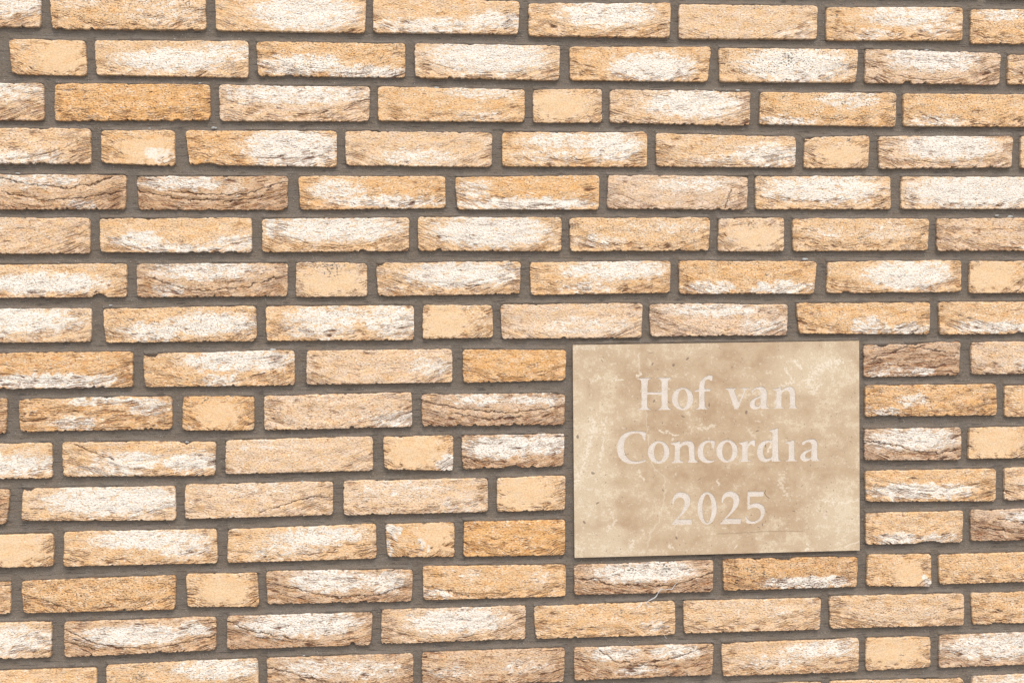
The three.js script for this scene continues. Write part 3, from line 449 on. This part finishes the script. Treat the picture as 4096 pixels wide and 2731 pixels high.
// course 11 from the top
addBrick(-717.8, -174.9, -505.8, -174.9, -506.6, -223.9, -718.6, -223.9, 'h.45 r.5 w.5,.6,.6,.35,1 m.62,.2,.05');
addBrick(-491.6, -174.3, -277.7, -177.5, -279.7, -225.1, -490.9, -222.2, 'h.5 r.7 w.45,.55,.25,.25,.9 w.85,.6,.2,.3,1 w.3,.85,.25,.2,.8 x.08,.05,.2,.3,.33,.5 f.1,.8,.5,.3 t.8,.05,3');
addBrick(-262.8, -176.1, -53.7, -174.1, -53.4, -222.7, -264.3, -223.3, 'h.3 r.5 w.3,.15,.3,.2,.4 f.7,1,.3,.2');
addBrick(-37.6, -175.2, 63.6, -175.4, 63.1, -225.2, -36.5, -221.3, 'h.55 r.5 s.45,.5,.38,.6 w.92,.78,.15,.25,1.2');
addBrick(76.7, -175.6, 228.4, -175.4, 226.3, -222.3, 77.6, -223.7, 'h.3 b.5 r1 w.4,.35,.4,.35,1.15 w.85,.3,.2,.35,1 x0,.62,.12,.78,.3,.85 n.5,.1,3');
addBrick(687.2, -177, 839.4, -177.1, 839.6, -225.3, 687.8, -222.8, 'h.1 b.35 r1 w.5,.35,.48,.38,.95 x0,.36,.2,.48,.4,.6,.52,.75,.75,.8,1,.68 f.4,.75,.6,.2');
addBrick(853.2, -177.4, 954.2, -177.4, 952.6, -224.2, 851.6, -224.2, 'h.5 r.5 s.4,.5,.4,.6 k.3');
// course 12 from the top
addBrick(-776.4, -239.2, -564.4, -239.2, -571, -287.7, -783, -287.7, 'h.4 b.35 r1');
addBrick(-546.5, -239.6, -335.8, -240.2, -335.5, -288.2, -549.2, -283.6, 'h.4 r.5 c.35 w.6,.4,.48,.5,1 t.04,.04,4');
addBrick(-321.3, -238.9, -111.7, -238.5, -112.3, -286.1, -322.4, -286.8, 'h.3 r.7 w.5,.2,.4,.25,.45 x.5,.88,.68,.65,.85,.45,.98,.5 f.7,1,.2,.2');
addBrick(-95.7, -238, 113.5, -239.1, 114, -287.4, -96.3, -287, 'h.3 r.6 w.4,.3,.35,.35,.5 w.8,.8,.2,.3,.5');
addBrick(128.2, -238.6, 229.3, -237.8, 228, -287, 127.7, -287.7, 'h.5 r.6 s.4,.5,.42,.6');
addBrick(688.2, -240.2, 895.6, -241.3, 895, -290.1, 690.2, -285.9, 'h.6 r.7 w.4,.68,.42,.25,1.1 f.1,.6,.3,.4');
addBrick(909.5, -240.3, 1121.5, -240.3, 1121.6, -289.1, 909.6, -289.1, 'h.4 r.7 w.5,.4,.4,.4,.7');
// course 13 from the top
addBrick(-607.4, -303.6, -506.4, -303.6, -506.7, -349.4, -607.7, -349.4, 'h.5 r.6 s.4,.5,.45,.6');
addBrick(-490.6, -302, -278.7, -303.7, -277.7, -351.8, -492.6, -350.4, 'h.55 r.6 w.55,.25,.38,.3,1.05 w.78,.55,.2,.3,.8');
addBrick(-261.4, -304.9, -50.6, -301.9, -50.1, -351.5, -263.7, -351.9, 'h.55 r.6 k.3 w.6,.3,.35,.3,.9 w.4,.65,.3,.3,.6');
addBrick(-36.5, -302.6, 64, -303.1, 64, -352.2, -33.7, -349.9, 'h.65 r.7 s.72,.4,.25,.5 w.12,.22,.14,.2,1.2 w.5,.62,.06,.2,1 w.63,.78,.05,.1,1 w.05,.7,.04,.3,1');
addBrick(78.9, -301.8, 228.4, -303.5, 227.5, -354.2, 77.7, -352.6, 'h.95 r.8');
addBrick(689, -304.8, 842.8, -304.6, 841.7, -352, 689.8, -351.4, 'h.5 r.8 w.33,.85,.22,.2,1 w.75,.85,.22,.15,.8 n.65,.15,3');
addBrick(855.3, -304.4, 1067.3, -304.4, 1068.2, -351.1, 856.2, -351.1, 'h.1 b.5 r1 w.55,.2,.3,.3,.9 x.2,.3,.5,.5,.95,.75 x.1,.6,.5,.85 f.2,.7,.9,.2');
// course 14 from the top
addBrick(-778.2, -370.2, -566.2, -370.2, -567.3, -416, -779.3, -416, 'h.5 b.12 r.9');
addBrick(-550.8, -370.7, -336.4, -368.7, -338.8, -416.7, -548.9, -415.4, 'h.7 b.06 r.8 k.7 m.4,.25,.05 x.15,.65,.25,.85,.3,.98');
addBrick(-322, -367.5, -221.7, -368.7, -219.8, -416.7, -320.7, -413.9, 'h.55 r.6 s.52,.55,.33,.5');
addBrick(-208.1, -367.1, 2.3, -370.2, 0.4, -416.5, -207.6, -413.7, 'h.3 b.42 r1 w.42,.3,.28,.38,1 w.82,.35,.16,.35,.9 x0,.38,.25,.6,.45,.85,.62,.82,.8,.75,.95,.5 f.4,.85,.4,.15');
addBrick(17.7, -366.3, 228.6, -369.8, 227.9, -415.9, 18.4, -414.5, 'h.65 r.7 w.1,.82,.12,.15,.9 w.32,.3,.12,.2,.5 w.83,.4,.1,.3,.5 x0,.6,.2,.8,.32,.95 m.88,.35,.03');
addBrick(242.2, -371.1, 451.7, -368.9, 451, -415.9, 241.9, -414.1, 'h.2 b.5 r1 w.5,.3,.38,.35,1.1 x.03,.5,.15,.5,.25,.7 x.25,.7,.5,.78,.7,.8,.85,.6,1,.4 m.4,.2,.1 m.65,.15,.12');
addBrick(467.8, -368.3, 676, -370.3, 674.1, -415.1, 468.2, -414.7, 'h.75 b.25 r.8 k.7 w.62,.82,.35,.2,1.15 m.2,.38,.1 m.3,.5,.06 t.45,.1,4 t.25,.05,2');
addBrick(692, -368.1, 791.5, -370, 792.1, -418.4, 690.6, -414.4, 'h.6 r.8 s.65,.65,.25,.45 w.95,.88,.1,.2,1.2');
addBrick(804.5, -371.2, 1016.5, -371.2, 1018, -415.6, 806, -415.6, 'h.6 r.7 k.4');
// course 15 from the top
addBrick(-723, -429.5, -511, -429.5, -512.2, -479.7, -724.2, -479.7, 'h.45 r.6 w.5,.5,.6,.5,.9');
addBrick(-492.9, -431, -281, -430.5, -281.7, -477.9, -493.2, -480.4, 'h.35 b.35 r1 w.45,.45,.38,.35,1 w.85,.35,.12,.25,.9 x0,.2,.15,.55,.35,.82,.6,.86,.8,.75,1,.55 x.02,.6,.2,.85 f.3,.85,.5,.15');
addBrick(-264.8, -430.1, -56.6, -431.9, -59.7, -478.1, -265.2, -477.3, 'h.25 b.5 r1 w.5,.3,.42,.38,1.1 x0,.15,.15,.45,.35,.65,.6,.88 x.2,.65,.45,.85 n.87,.03,5 f.2,.85,.6,.15');
addBrick(-42.5, -428.9, 168.2, -428.8, 167.3, -477.4, -44.1, -477.8, 'h.3 b.1 r.8 c.4 w.52,.38,.35,.4,1.05 f.5,.92,.35,.6');
addBrick(181.1, -430.1, 393.1, -429.9, 393.2, -479.2, 183.8, -478, 'h.55 r.7 w.75,.1,.15,.15,.4 w.85,.75,.1,.2,.7 m.4,.35,.03 m.62,.28,.06');
addBrick(406.3, -429.5, 618.3, -431.7, 616.8, -478.5, 407.8, -477.4, 'h.4 r.7 w.7,.4,.15,.2,.5 w.4,.2,.3,.2,.35');
addBrick(632, -429.5, 844.1, -432.2, 843.6, -479.7, 633.7, -477.6, 'h.4 b.08 r.7 k.4 w.5,.6,.4,.3,.35 m.55,.3,.03 f.3,.8,.6,.25');
addBrick(856.6, -432.1, 1068.6, -432.1, 1071.1, -479.9, 859.1, -479.9, 'h.55 b.05 r.8 k.4');
// course 16 from the top
addBrick(-661.8, -498, -449.8, -498, -450.3, -545.4, -662.3, -545.4, 'h.55 r.6');
addBrick(-435.6, -495.1, -222.5, -492.8, -222.3, -540.5, -436.4, -543.1, 'h.5 b.05 r.6 k.4 w.75,.25,.32,.35,.9 m.22,.35,.12');
addBrick(-209.5, -492.4, 1.8, -494.9, 1.6, -542.4, -208.5, -540.2, 'h.3 b.4 r1 w.3,.35,.25,.3,.7 w.65,.45,.3,.3,.7 x0,.3,.2,.55,.4,.8,.6,.9 f.2,.9,.5,.2');
addBrick(15.3, -492.8, 226.4, -493.8, 224.3, -543.1, 15.3, -541.5, 'h.3 b.42 r1 w.2,.6,.2,.2,.55 w.72,.5,.2,.3,.5');
addBrick(240.7, -494, 452, -495.8, 449.6, -541.2, 240.9, -542, 'h.3 b.45 r1 w.28,.2,.2,.25,.8 w.75,.22,.2,.22,.9 w.45,.78,.15,.18,.8 x.18,.1,.3,.48,.5,.55,.7,.45,.95,.1 x.4,.6,.6,.65 f.2,.7,.2,.2');
addBrick(464.9, -495.8, 677.6, -494.9, 677, -545.3, 466.5, -544.1, 'h.4 b.15 r.7 w.72,.28,.3,.25,.85 w.4,.6,.3,.25,.6 t.05,.06,3');
addBrick(689.2, -495.6, 790.7, -496.5, 791.1, -542.7, 689.4, -544.8, 'h.5 b.05 r.5 s.4,.5,.42,.5 m.56,.6,.05');
addBrick(806, -495.2, 1018, -495.2, 1017, -544.1, 805, -544.1, 'h.2 b.25 r.9 w.5,.4,.5,.42,.9');
// course 17 from the top
addBrick(406.9, -559.5, 618.9, -559.5, 618.8, -607.3, 406.8, -607.3, 'h.45 r.6 b.1');
addBrick(632.6, -558.8, 843.6, -562.7, 843.6, -611.1, 632.5, -606.1, 'h.5 r.6 b.05 k.4');
addBrick(858.2, -560.2, 1070.2, -560.2, 1070.2, -609, 858.2, -609, 'h.3 r.6 w.4,.3,.4,.3,.8');

// ---------------------------------------------------------------- mortar
function tileable(size, paint) {
  const rgb = new Uint8Array(size * size * 4).fill(255), bump = new Uint8Array(size * size);
  for (let y = 0; y < size; y++) for (let x = 0; x < size; x++) {
    const { c, h } = paint(x, y), o = (y * size + x) * 4;
    for (let k = 0; k < 3; k++) rgb[o + k] = srgb(c[k]);
    bump[y * size + x] = clamp(128 + h * 127, 0, 255);
  }
  const map = new THREE.DataTexture(rgb, size, size, THREE.RGBAFormat), bumpMap = new THREE.DataTexture(bump, size, size, THREE.RedFormat);
  map.colorSpace = THREE.SRGBColorSpace;
  for (const t of [map, bumpMap]) { t.wrapS = t.wrapT = THREE.RepeatWrapping; t.magFilter = THREE.LinearFilter; t.needsUpdate = true; }
  return { map, bumpMap };
}
const MORTAR = pigment(124, 112, 101), MORTAR_DARK = pigment(76, 68, 62), MORTAR_WARM = pigment(120, 103, 85), SAND = pigment(236, 228, 216);
const mortarMaterial = new THREE.MeshStandardMaterial({
  ...tileable(1024, (x, y) => {                      // 0.45 mm per texel, 0.46 m wide
    const X = x * 0.45, Y = y * 0.45, wrap = (n, p) => N(X / n, Y / p);
    const a = clamp(0.5 + 0.55 * wrap(28, 14) + 0.3 * wrap(6, 4)), d = step(0.15, 0.75, N(X / 30 + 5, Y / 1.7) * 0.8 + 0.35 * wrap(9, 5)), g = wrap(1.0, 1.0), s = step(0.66, 0.8, N(X / 1.35 + 40, Y / 1.35 + 7)), k = step(0.62, 0.78, N(X / 1.2 + 90, Y / 1.1));
    const c = [0, 1, 2].map((i) => { let v = mix(MORTAR[i], MORTAR_WARM[i], a * 0.6); v = mix(v, MORTAR_DARK[i], d * 0.75); v = mix(v, MORTAR_DARK[i] * 0.5, k * 0.6); v *= 1 + 0.2 * g + 0.14 * wrap(2.6, 2.2) + 0.1 * wrap(60, 25); return mix(v, SAND[i], s * 0.6); });
    return { c, h: 0.35 * g + 0.3 * N(X / 2.2, Y / 2) - 0.3 * d + 0.5 * s - 0.4 * k };
  }), roughness: 0.97, bumpScale: 0.002,
});
{
  const cell = 2, X0 = -840, X1 = 1150, Y0 = -640, Y1 = 480, nx = (X1 - X0) / cell + 1, ny = (Y1 - Y0) / cell + 1;
  const solid = new Uint8Array(nx * ny);             // 1 where a brick or the plaque stands
  const quads = [...outlines, PLAQUE_CORNERS.flatMap(([x, y]) => [x + PLAQUE_AT[0], y + PLAQUE_AT[1]])];
  for (const q of quads) {
    const x0 = Math.min(q[0], q[6]), x1 = Math.max(q[2], q[4]);
    for (let i = Math.max(0, Math.ceil((x0 - X0) / cell)); i <= Math.min(nx - 1, Math.floor((x1 - X0) / cell)); i++) {
      const u = clamp((X0 + i * cell - x0) / (x1 - x0)), top = mix(q[1], q[3], u), low = mix(q[7], q[5], u);
      for (let j = Math.max(0, Math.ceil((low - Y0) / cell)); j <= Math.min(ny - 1, Math.floor((top - Y0) / cell)); j++) solid[j * nx + i] = 1;
    }
  }
  const reach = 10, z = new Float32Array(nx * ny);
  for (let j = 0; j < ny; j++) for (let i = 0; i < nx; i++) {
    const p = j * nx + i, X = X0 + i * cell, Y = Y0 + j * cell;
    const look = (di, dj) => { for (let k = 1; k <= reach; k++) { const a = i + di * k, b = j + dj * k; if (a < 0 || b < 0 || a >= nx || b >= ny) return reach; if (solid[b * nx + a]) return k; } return reach; };
    const up = look(0, 1) * cell, down = look(0, -1) * cell, side = Math.min(look(1, 0), look(-1, 0)) * cell;
    let h = -5.4 + 0.35 * N(X / 40, Y / 9) + 0.3 * N(X / 9, Y / 3 + 9) + 0.22 * N(X / 50 + 8, Y / 1.6) + 0.15 * N(X / 2.4, Y / 2.4);
    if (!solid[p]) {
      h += 3.4 * step(8, 1, down) * (0.8 + 0.5 * N(X / 30, 5.5));     // struck up onto the brick below
      h -= 0.9 * step(6, 1, up);                                     // tucked in under the brick above
      if (up > 14 && down > 14) h += 1.1 * step(7, 1, side) - 0.3;    // hollow in the upright joints
    } else h += 0.5;
    z[p] = h;
  }
  const id = new Int32Array(nx * ny).fill(-1), pos = [], uv = [], index = [];
  const vertex = (p) => {
    if (id[p] < 0) { const X = X0 + (p % nx) * cell, Y = Y0 + Math.floor(p / nx) * cell; id[p] = pos.length / 3; pos.push(X / 1000, EYE + Y / 1000, z[p] / 1000); uv.push(X / 460.8, Y / 460.8); }
    return id[p];
  };
  const deep = (i, j) => { for (let b = -3; b <= 3; b++) for (let a = -3; a <= 3; a++) { const I = clamp(i + a, 0, nx - 1), J = clamp(j + b, 0, ny - 1); if (!solid[J * nx + I]) return false; } return true; };
  for (let j = 0; j + 1 < ny; j++) for (let i = 0; i + 1 < nx; i++) {
    if (solid[j * nx + i] && deep(i, j)) continue;   // inside a brick there is no mortar face
    const p = j * nx + i, a = vertex(p), b = vertex(p + 1), c = vertex(p + nx), d = vertex(p + nx + 1);
    index.push(a, b, c, b, d, c);
  }
  const g = new THREE.BufferGeometry();
  g.setAttribute('position', new THREE.Float32BufferAttribute(pos, 3));
  g.setAttribute('uv', new THREE.Float32BufferAttribute(uv, 2));
  g.setIndex(index);
  g.computeVertexNormals();
  const core = new THREE.BoxGeometry(4.4, 2.9, 0.21);
  core.translate(0.15, 1.45, -0.105 - 0.0115);
  const cu = core.attributes.uv, cp = core.attributes.position;
  for (let i = 0; i < cu.count; i++) cu.setXY(i, cp.getX(i) / 0.4608, cp.getY(i) / 0.4608);
  part('mortar', mergeGeometries([g.toNonIndexed(), core.toNonIndexed()]), mortarMaterial, wall);
}

// the rest of the wall, outside the photograph: plain bevelled bricks in the same bond, all in one part
{
  const sets = new Map(), pitch = 63.7, first = 412, LEFT = -2030, RIGHT = 2345;
  const course = (y, from, to) => {
    for (let start = from; start + 50 < to; start += 224) {
      const x = Math.max(start, LEFT - 12);
      if (start + 211 - x < 50) continue;
      const [sheet, at, W, H] = slots[Math.floor(random() * slots.length)], w = Math.min(start + 211, to) - x, h = 50, b = 2;
      const shape = new THREE.Shape([[0, 0], [w, 0], [w, h], [0, h]].map(([X, Y]) => new THREE.Vector2(X + (X ? -b : b), Y + (Y ? -b : b))));
      const g = new THREE.ExtrudeGeometry(shape, { depth: 30, bevelEnabled: true, bevelSize: b, bevelThickness: b, bevelSegments: 1 });
      const p = g.attributes.position, t = g.attributes.uv;
      for (let i = 0; i < p.count; i++) t.setXY(i, (at[0] + (clamp(p.getX(i) / w) * W + MARGIN) / TEXEL) / SIDE, (at[1] + ((1 - clamp(p.getY(i) / h)) * H + MARGIN) / TEXEL) / SIDE);
      g.scale(0.001, 0.001, 0.001);
      g.translate(x / 1000, EYE + y / 1000, -0.032 + 0.001 * N(x / 50, y));
      if (!sets.has(sheet)) sets.set(sheet, []);
      sets.get(sheet).push(g);
    }
  };
  
  for (let row = -15; row <= 39; row++) {
    const y = first - pitch * row;
    if (y < -EYE * 1000 + 8) break;
    if (y + EYE * 1000 + 52 > 2890) continue;
    const shift = row % 2 ? 0 : -112;
    if (row < 0 || row > 16) { course(y, LEFT + shift, RIGHT); continue; }
    const here = outlines.filter((q) => Math.abs((q[5] + q[7]) / 2 - y) < 26), lo = Math.min(...here.map((q) => q[6])), hi = Math.max(...here.map((q) => q[4]));
    const n = Math.ceil((lo - 12 - LEFT) / 224);
    course(y, lo - 13 - n * 224 + 1, lo - 11);
    course(y, hi + 13, RIGHT);
  }
  for (const [sheet, list] of sets) part('outer_brickwork', mergeGeometries(list), sheetMaterial(sheet), wall).userData = { kind: 'stuff' };
}
finishSheets();

// crumbs of pale mortar left on the upper edges of some bricks
{
  const m = new THREE.MeshStandardMaterial({ color: new THREE.Color().setRGB(0.36, 0.35, 0.33), roughness: 0.95 });
  CRUMBS.forEach(([x, y, size], k) => {
    const lumps = [];
    for (let i = 0; i < 3; i++) {
      const g = new THREE.IcosahedronGeometry(size / 2000 * (i ? 0.6 : 0.8), 1), p = g.attributes.position;
      for (let v = 0; v < p.count; v++) { const s = 1 + 0.35 * N(p.getX(v) * 900 + k * 7, p.getY(v) * 900 + i * 5 + p.getZ(v) * 500); p.setXYZ(v, p.getX(v) * s * 1.2, p.getY(v) * s * 0.7, p.getZ(v) * s * 0.8); }
      g.translate((x + (i - 1) * size * 0.42 * (i ? 1 : 0)) / 1000, EYE + (y + 0.4 * N(k, i * 3.3)) / 1000, -0.002);
      g.computeVertexNormals();
      lumps.push(g);
    }
    part('mortar_crumb', mergeGeometries(lumps), m, wall);
  });
}

// ---------------------------------------------------------------- the plaque
{
  const plaque = new THREE.Group();
  plaque.name = 'stone_plaque';
  plaque.userData = { label: 'beige limestone plaque with three lines of engraved serif lettering, set into the brick wall', category: 'plaque' };
  plaque.position.set(PLAQUE_AT[0] / 1000, EYE + PLAQUE_AT[1] / 1000, 0);
  scene.add(plaque);
  const mm = 3.2, tw = 1440, th = 1056;               // texels per millimetre and the texture's size
  const rgb = new Uint8Array(tw * th * 4).fill(255), bump = new Uint8Array(tw * th);
  const STONE = pigment(209, 181, 148), STONE_DARK = pigment(188, 155, 121), STONE_LIGHT = pigment(229, 206, 176), CREAM = pigment(243, 225, 201), FLINT = pigment(122, 101, 86), CUT = pigment(237, 222, 208), CUT_PIT = pigment(209, 185, 160);
  const marks = VEINS.map((v) => ({ ...v, box: [Math.min(...v.path.map((p) => p[0])) - 14, Math.min(...v.path.map((p) => p[1])) - 14, Math.max(...v.path.map((p) => p[0])) + 14, Math.max(...v.path.map((p) => p[1])) + 14] }));
  const flecks = FOSSILS.map((f) => [...f, random() * 3]);
  for (let k = 0; k < 260; k++) flecks.push([(random() - 0.5) * 430, (random() - 0.5) * 310, 0.5 + random() * 1.1, 0.25 + random() * 0.35, random() * 3.14]);
  const buckets = new Map();
  flecks.forEach((f) => { for (let a = -1; a <= 1; a++) for (let b = -1; b <= 1; b++) { const key = (Math.floor(f[0] / 10) + a) + ',' + (Math.floor(f[1] / 10) + b); if (!buckets.has(key)) buckets.set(key, []); buckets.get(key).push(f); } });
  for (let j = 0; j < th; j++) for (let i = 0; i < tw; i++) {
    const x = (i + 0.5) / mm - tw / mm / 2, y = (j + 0.5) / mm - th / mm / 2, X = x + 900, Y = y + 700;
    const big = N(X / 95, Y / 80), mid = N(X / 30 + 0.5 * N(X / 20, Y / 20), Y / 24), small = N(X / 8, Y / 7), tiny = N(X / 2.6, Y / 2.4), grain = N(X / 0.9, Y / 0.9);
    const cloud = (cx, cy, rx, ry) => Math.max(0, 1 - Math.pow((x + 14 * mid - cx) / rx, 2) - Math.pow((y + 14 * N(X / 28 + 70, Y / 26) - cy) / ry, 2));
    const brown = Math.max(cloud(-20, 40, 110, 45), cloud(10, -60, 80, 60), cloud(-100, 100, 70, 40), cloud(90, -110, 80, 35)) , pale = Math.max(cloud(-205, -20, 55, 130), cloud(190, -110, 60, 60), cloud(150, 115, 80, 50), cloud(-170, -140, 60, 30));
    const dark = clamp(0.5 * brown - 0.4 * pale - 0.15 + 0.4 + 0.35 * big + 0.45 * mid + 0.4 * small + 0.3 * tiny);
    const light = clamp(0.6 * pale + 0.75 * step(0.0, 0.9, mid * -0.5 + small * 0.6 + tiny * 0.4 - big * 0.3 + 0.25 * (Math.hypot(x / 190, y / 140) - 0.7)));
    let cream = 0.75 * step(0.46, 0.92, 0.2 * pale +  N(X / 10 + 40, Y / 8) * 0.75 + 0.45 * N(X / 3.4, Y / 3) + 0.25 * N(X / 45, Y / 45 + 9)) * 0.8;
    cream = Math.max(cream, Math.max(0, 1 - Math.abs(N(X / 46 + 0.25 * small, Y / 40)) / 0.018) * step(0.05, 0.4, N(X / 60 + 20, Y / 50)) * 0.2);
    for (const v of marks) {
      if (x < v.box[0] || y < v.box[1] || x > v.box[2] || y > v.box[3]) continue;
      const d = distTo(v.path, x + 2.6 * small + 0.8 * tiny, y + 2.6 * N(X / 9 + 30, Y / 8) + 0.8 * N(X / 3, Y / 3 + 50)) / v.wide;
      cream = Math.max(cream, v.strong * step(1.1, 0.25, d + (v.wide > 2 ? 0.95 * (0.3 - N(X / 4.2 + 8, Y / 3.6) - 0.5 * tiny) : 0.3 * tiny)));
    }
    let flint = 0;
    for (const [fx, fy, a, b, turn] of buckets.get(Math.floor(x / 10) + ',' + Math.floor(y / 10)) ?? []) {
      const c = Math.cos(turn), s = Math.sin(turn), p = ((x - fx) * c + (y - fy) * s) / a, q = ((y - fy) * c - (x - fx) * s) / b + 0.3 * p * p;
      flint = Math.max(flint, step(1.3, 0.6, p * p + q * q) * (a > 1.6 ? 0.8 : 0.9));
    }
    const scratch = step(1.3, 0.4, distTo(SCRATCH, x, y + 0.3 * small)) * (0.6 + 0.4 * tiny), hair = step(0.5, 0.2, distTo(HAIR, x, y));
    const pore = step(0.62, 0.8, N(X / 1.1 + 11, Y / 1.1) + 0.15 * mid), o = (j * tw + i) * 4;
    for (let k = 0; k < 3; k++) {
      let c = mix(STONE[k], STONE_DARK[k], dark * 0.95);
      c = mix(c, STONE_LIGHT[k], light);
      c = mix(c, CREAM[k], clamp(cream) * 0.8);
      c = mix(c, FLINT[k], clamp(flint * 0.9 + pore * 0.5));
      c = mix(c, STONE_DARK[k] * 0.7, clamp(scratch) * 0.85);
      c = mix(c, FLINT[k] * 0.3, hair);
      rgb[o + k] = srgb(c * (1 + 0.1 * grain + 0.06 * tiny));
    }
    bump[j * tw + i] = clamp(128 + 40 * grain + 25 * tiny - 60 * pore - 50 * flint, 0, 255);
  }
  const map = new THREE.DataTexture(rgb, tw, th, THREE.RGBAFormat), bumpMap = new THREE.DataTexture(bump, tw, th, THREE.RedFormat);
  map.colorSpace = THREE.SRGBColorSpace;
  for (const t of [map, bumpMap]) { t.wrapS = t.wrapT = THREE.RepeatWrapping; t.magFilter = THREE.LinearFilter; t.needsUpdate = true; }
  const stone = new THREE.MeshStandardMaterial({ map, bumpMap, bumpScale: 0.0005, roughness: 0.82 });
  const cutMaterial = new THREE.MeshStandardMaterial({
    ...tileable(512, (x, y) => {
      const X = x * 0.25, Y = y * 0.25, g = N(X / 0.9, Y / 0.9), p = step(0.3, 0.6, N(X / 1.5 + 30, Y / 1.2)), b = N(X / 12, Y / 12);
      return { c: [0, 1, 2].map((k) => mix(CUT[k], CUT_PIT[k], clamp(p * 0.7 + 0.12 + 0.25 * b)) * (1 + 0.07 * g)), h: 0.6 * g - 0.8 * p };
    }), roughness: 0.95, bumpScale: 0.0007,
  });
  const outline = (text, Kind) => {
    const s = new Kind(), w = text.split(' ');
    if (w[0] === 'E') { s.absellipse(+w[1], +w[2], +w[3], +w[4], 0, Math.PI * 2, Kind === THREE.Path); return s; }
    const v = text.replace(/[MLQ]/g, (c) => c + ' ').split(' ');
    for (let i = 0; i < v.length;) {
      const c = v[i++];
      if (c === 'M') s.moveTo(+v[i++], +v[i++]);
      else if (c === 'L') s.lineTo(+v[i++], +v[i++]);
      else if (c === 'Q') s.quadraticCurveTo(+v[i++], +v[i++], +v[i++], +v[i++]);
      else if (c === 'Z') s.closePath();
    }
    return s;
  };
  const toStone = (g) => {                           // uv in the stone's own millimetres, then to metres
    const p = g.attributes.position, t = g.attributes.uv;
    for (let i = 0; i < p.count; i++) t.setXY(i, p.getX(i) * mm / tw + 0.5, p.getY(i) * mm / th + 0.5);
    return g.scale(0.001, 0.001, 0.001);
  };
  const DEPTH = 1.2, FRONT = 0.9;
  const face = new THREE.Shape(PLAQUE_CORNERS.map(([x, y]) => new THREE.Vector2(x, y)).reverse()), pieces = [];
  const chips = [];
  for (const [outer] of LETTERS) face.holes.push(outline(outer, THREE.Path));
  const skin = (s) => { const g = new THREE.ExtrudeGeometry(s, { depth: DEPTH, bevelEnabled: false, curveSegments: 10 }); g.translate(0, 0, FRONT - DEPTH); return toStone(g); };
  pieces.push(skin(face));
  for (const [, inner] of LETTERS) if (inner) pieces.push(skin(outline(inner, THREE.Shape)));
  const body = new THREE.Shape(PLAQUE_CORNERS.map(([x, y]) => new THREE.Vector2(x - Math.sign(x) * 0.3, y - Math.sign(y) * 0.3)).reverse());
  const bg = new THREE.ExtrudeGeometry(body, { depth: 40, bevelEnabled: false });
  bg.translate(0, 0, FRONT - DEPTH - 40);
  pieces.push(toStone(bg));
  part('slab', mergeGeometries(pieces), stone, plaque);
  for (const [outer, inner] of LETTERS) {
    const s = outline(outer, THREE.Shape);
    if (inner) s.holes.push(outline(inner, THREE.Path));
    const g = new THREE.ShapeGeometry(s, 10), p = g.attributes.position, t = g.attributes.uv;
    for (let i = 0; i < p.count; i++) t.setXY(i, p.getX(i) / 128, p.getY(i) / 128);
    g.translate(0, 0, FRONT - 0.55).scale(0.001, 0.001, 0.001);
    part('letter', g, cutMaterial, plaque);
  }
}

// ---------------------------------------------------------------- a thread caught on the bricks below the plaque
{
  const pts = THREAD.map(([x, y], i) => new THREE.Vector3(x / 1000, EYE + y / 1000, (i < 9 || i > 15 ? 2.6 : 1.6 + 1.2 * Math.abs(i - 12) / 4) / 1000));
  const strand = (from, to, r, dx = 0, dy = 0) => new THREE.TubeGeometry(new THREE.CatmullRomCurve3(pts.slice(from, to + 1).map((p, i) => p.clone().add(new THREE.Vector3(dx * Math.sin(i * 1.3), dy * Math.cos(i * 0.9), 0.0003 * Math.sin(i))))), 60, r, 5);
  const thread = new THREE.Mesh(mergeGeometries([strand(0, 22, 0.00022), strand(4, 16, 0.0004, 0.0004, 0.0003), strand(9, 15, 0.0004, -0.0005, 0.0005), strand(6, 14, 0.0003, 0.0008, -0.0004)]), new THREE.MeshStandardMaterial({ color: new THREE.Color().setRGB(0.55, 0.53, 0.5), roughness: 0.6 }));
  thread.name = 'thread';
  thread.userData = { label: 'thin white thread clinging to the bricks just below the plaque', category: 'thread' };
  thread.castShadow = thread.receiveShadow = true;
  scene.add(thread);
}

// ---------------------------------------------------------------- the pavement in front
{
  const g = new THREE.PlaneGeometry(80, 80);
  g.rotateX(-Math.PI / 2);
  const t = g.attributes.uv;
  for (let i = 0; i < t.count; i++) t.setXY(i, t.getX(i) * 80, t.getY(i) * 80);
  const { map, bumpMap } = tileable(256, (x, y) => { const a = N(x / 18, y / 18) * 0.12 + N(x / 3, y / 3) * 0.1; return { c: [0.34 + a * 0.3, 0.325 + a * 0.3, 0.3 + a * 0.28], h: N(x / 2, y / 2) * 0.5 }; });
  const m = new THREE.Mesh(g, new THREE.MeshStandardMaterial({ map, bumpMap, bumpScale: 0.001, roughness: 0.95 }));
  m.name = 'pavement';
  m.userData = { kind: 'structure' };
  m.receiveShadow = true;
  scene.add(m);
}

renderer.render(scene, camera);
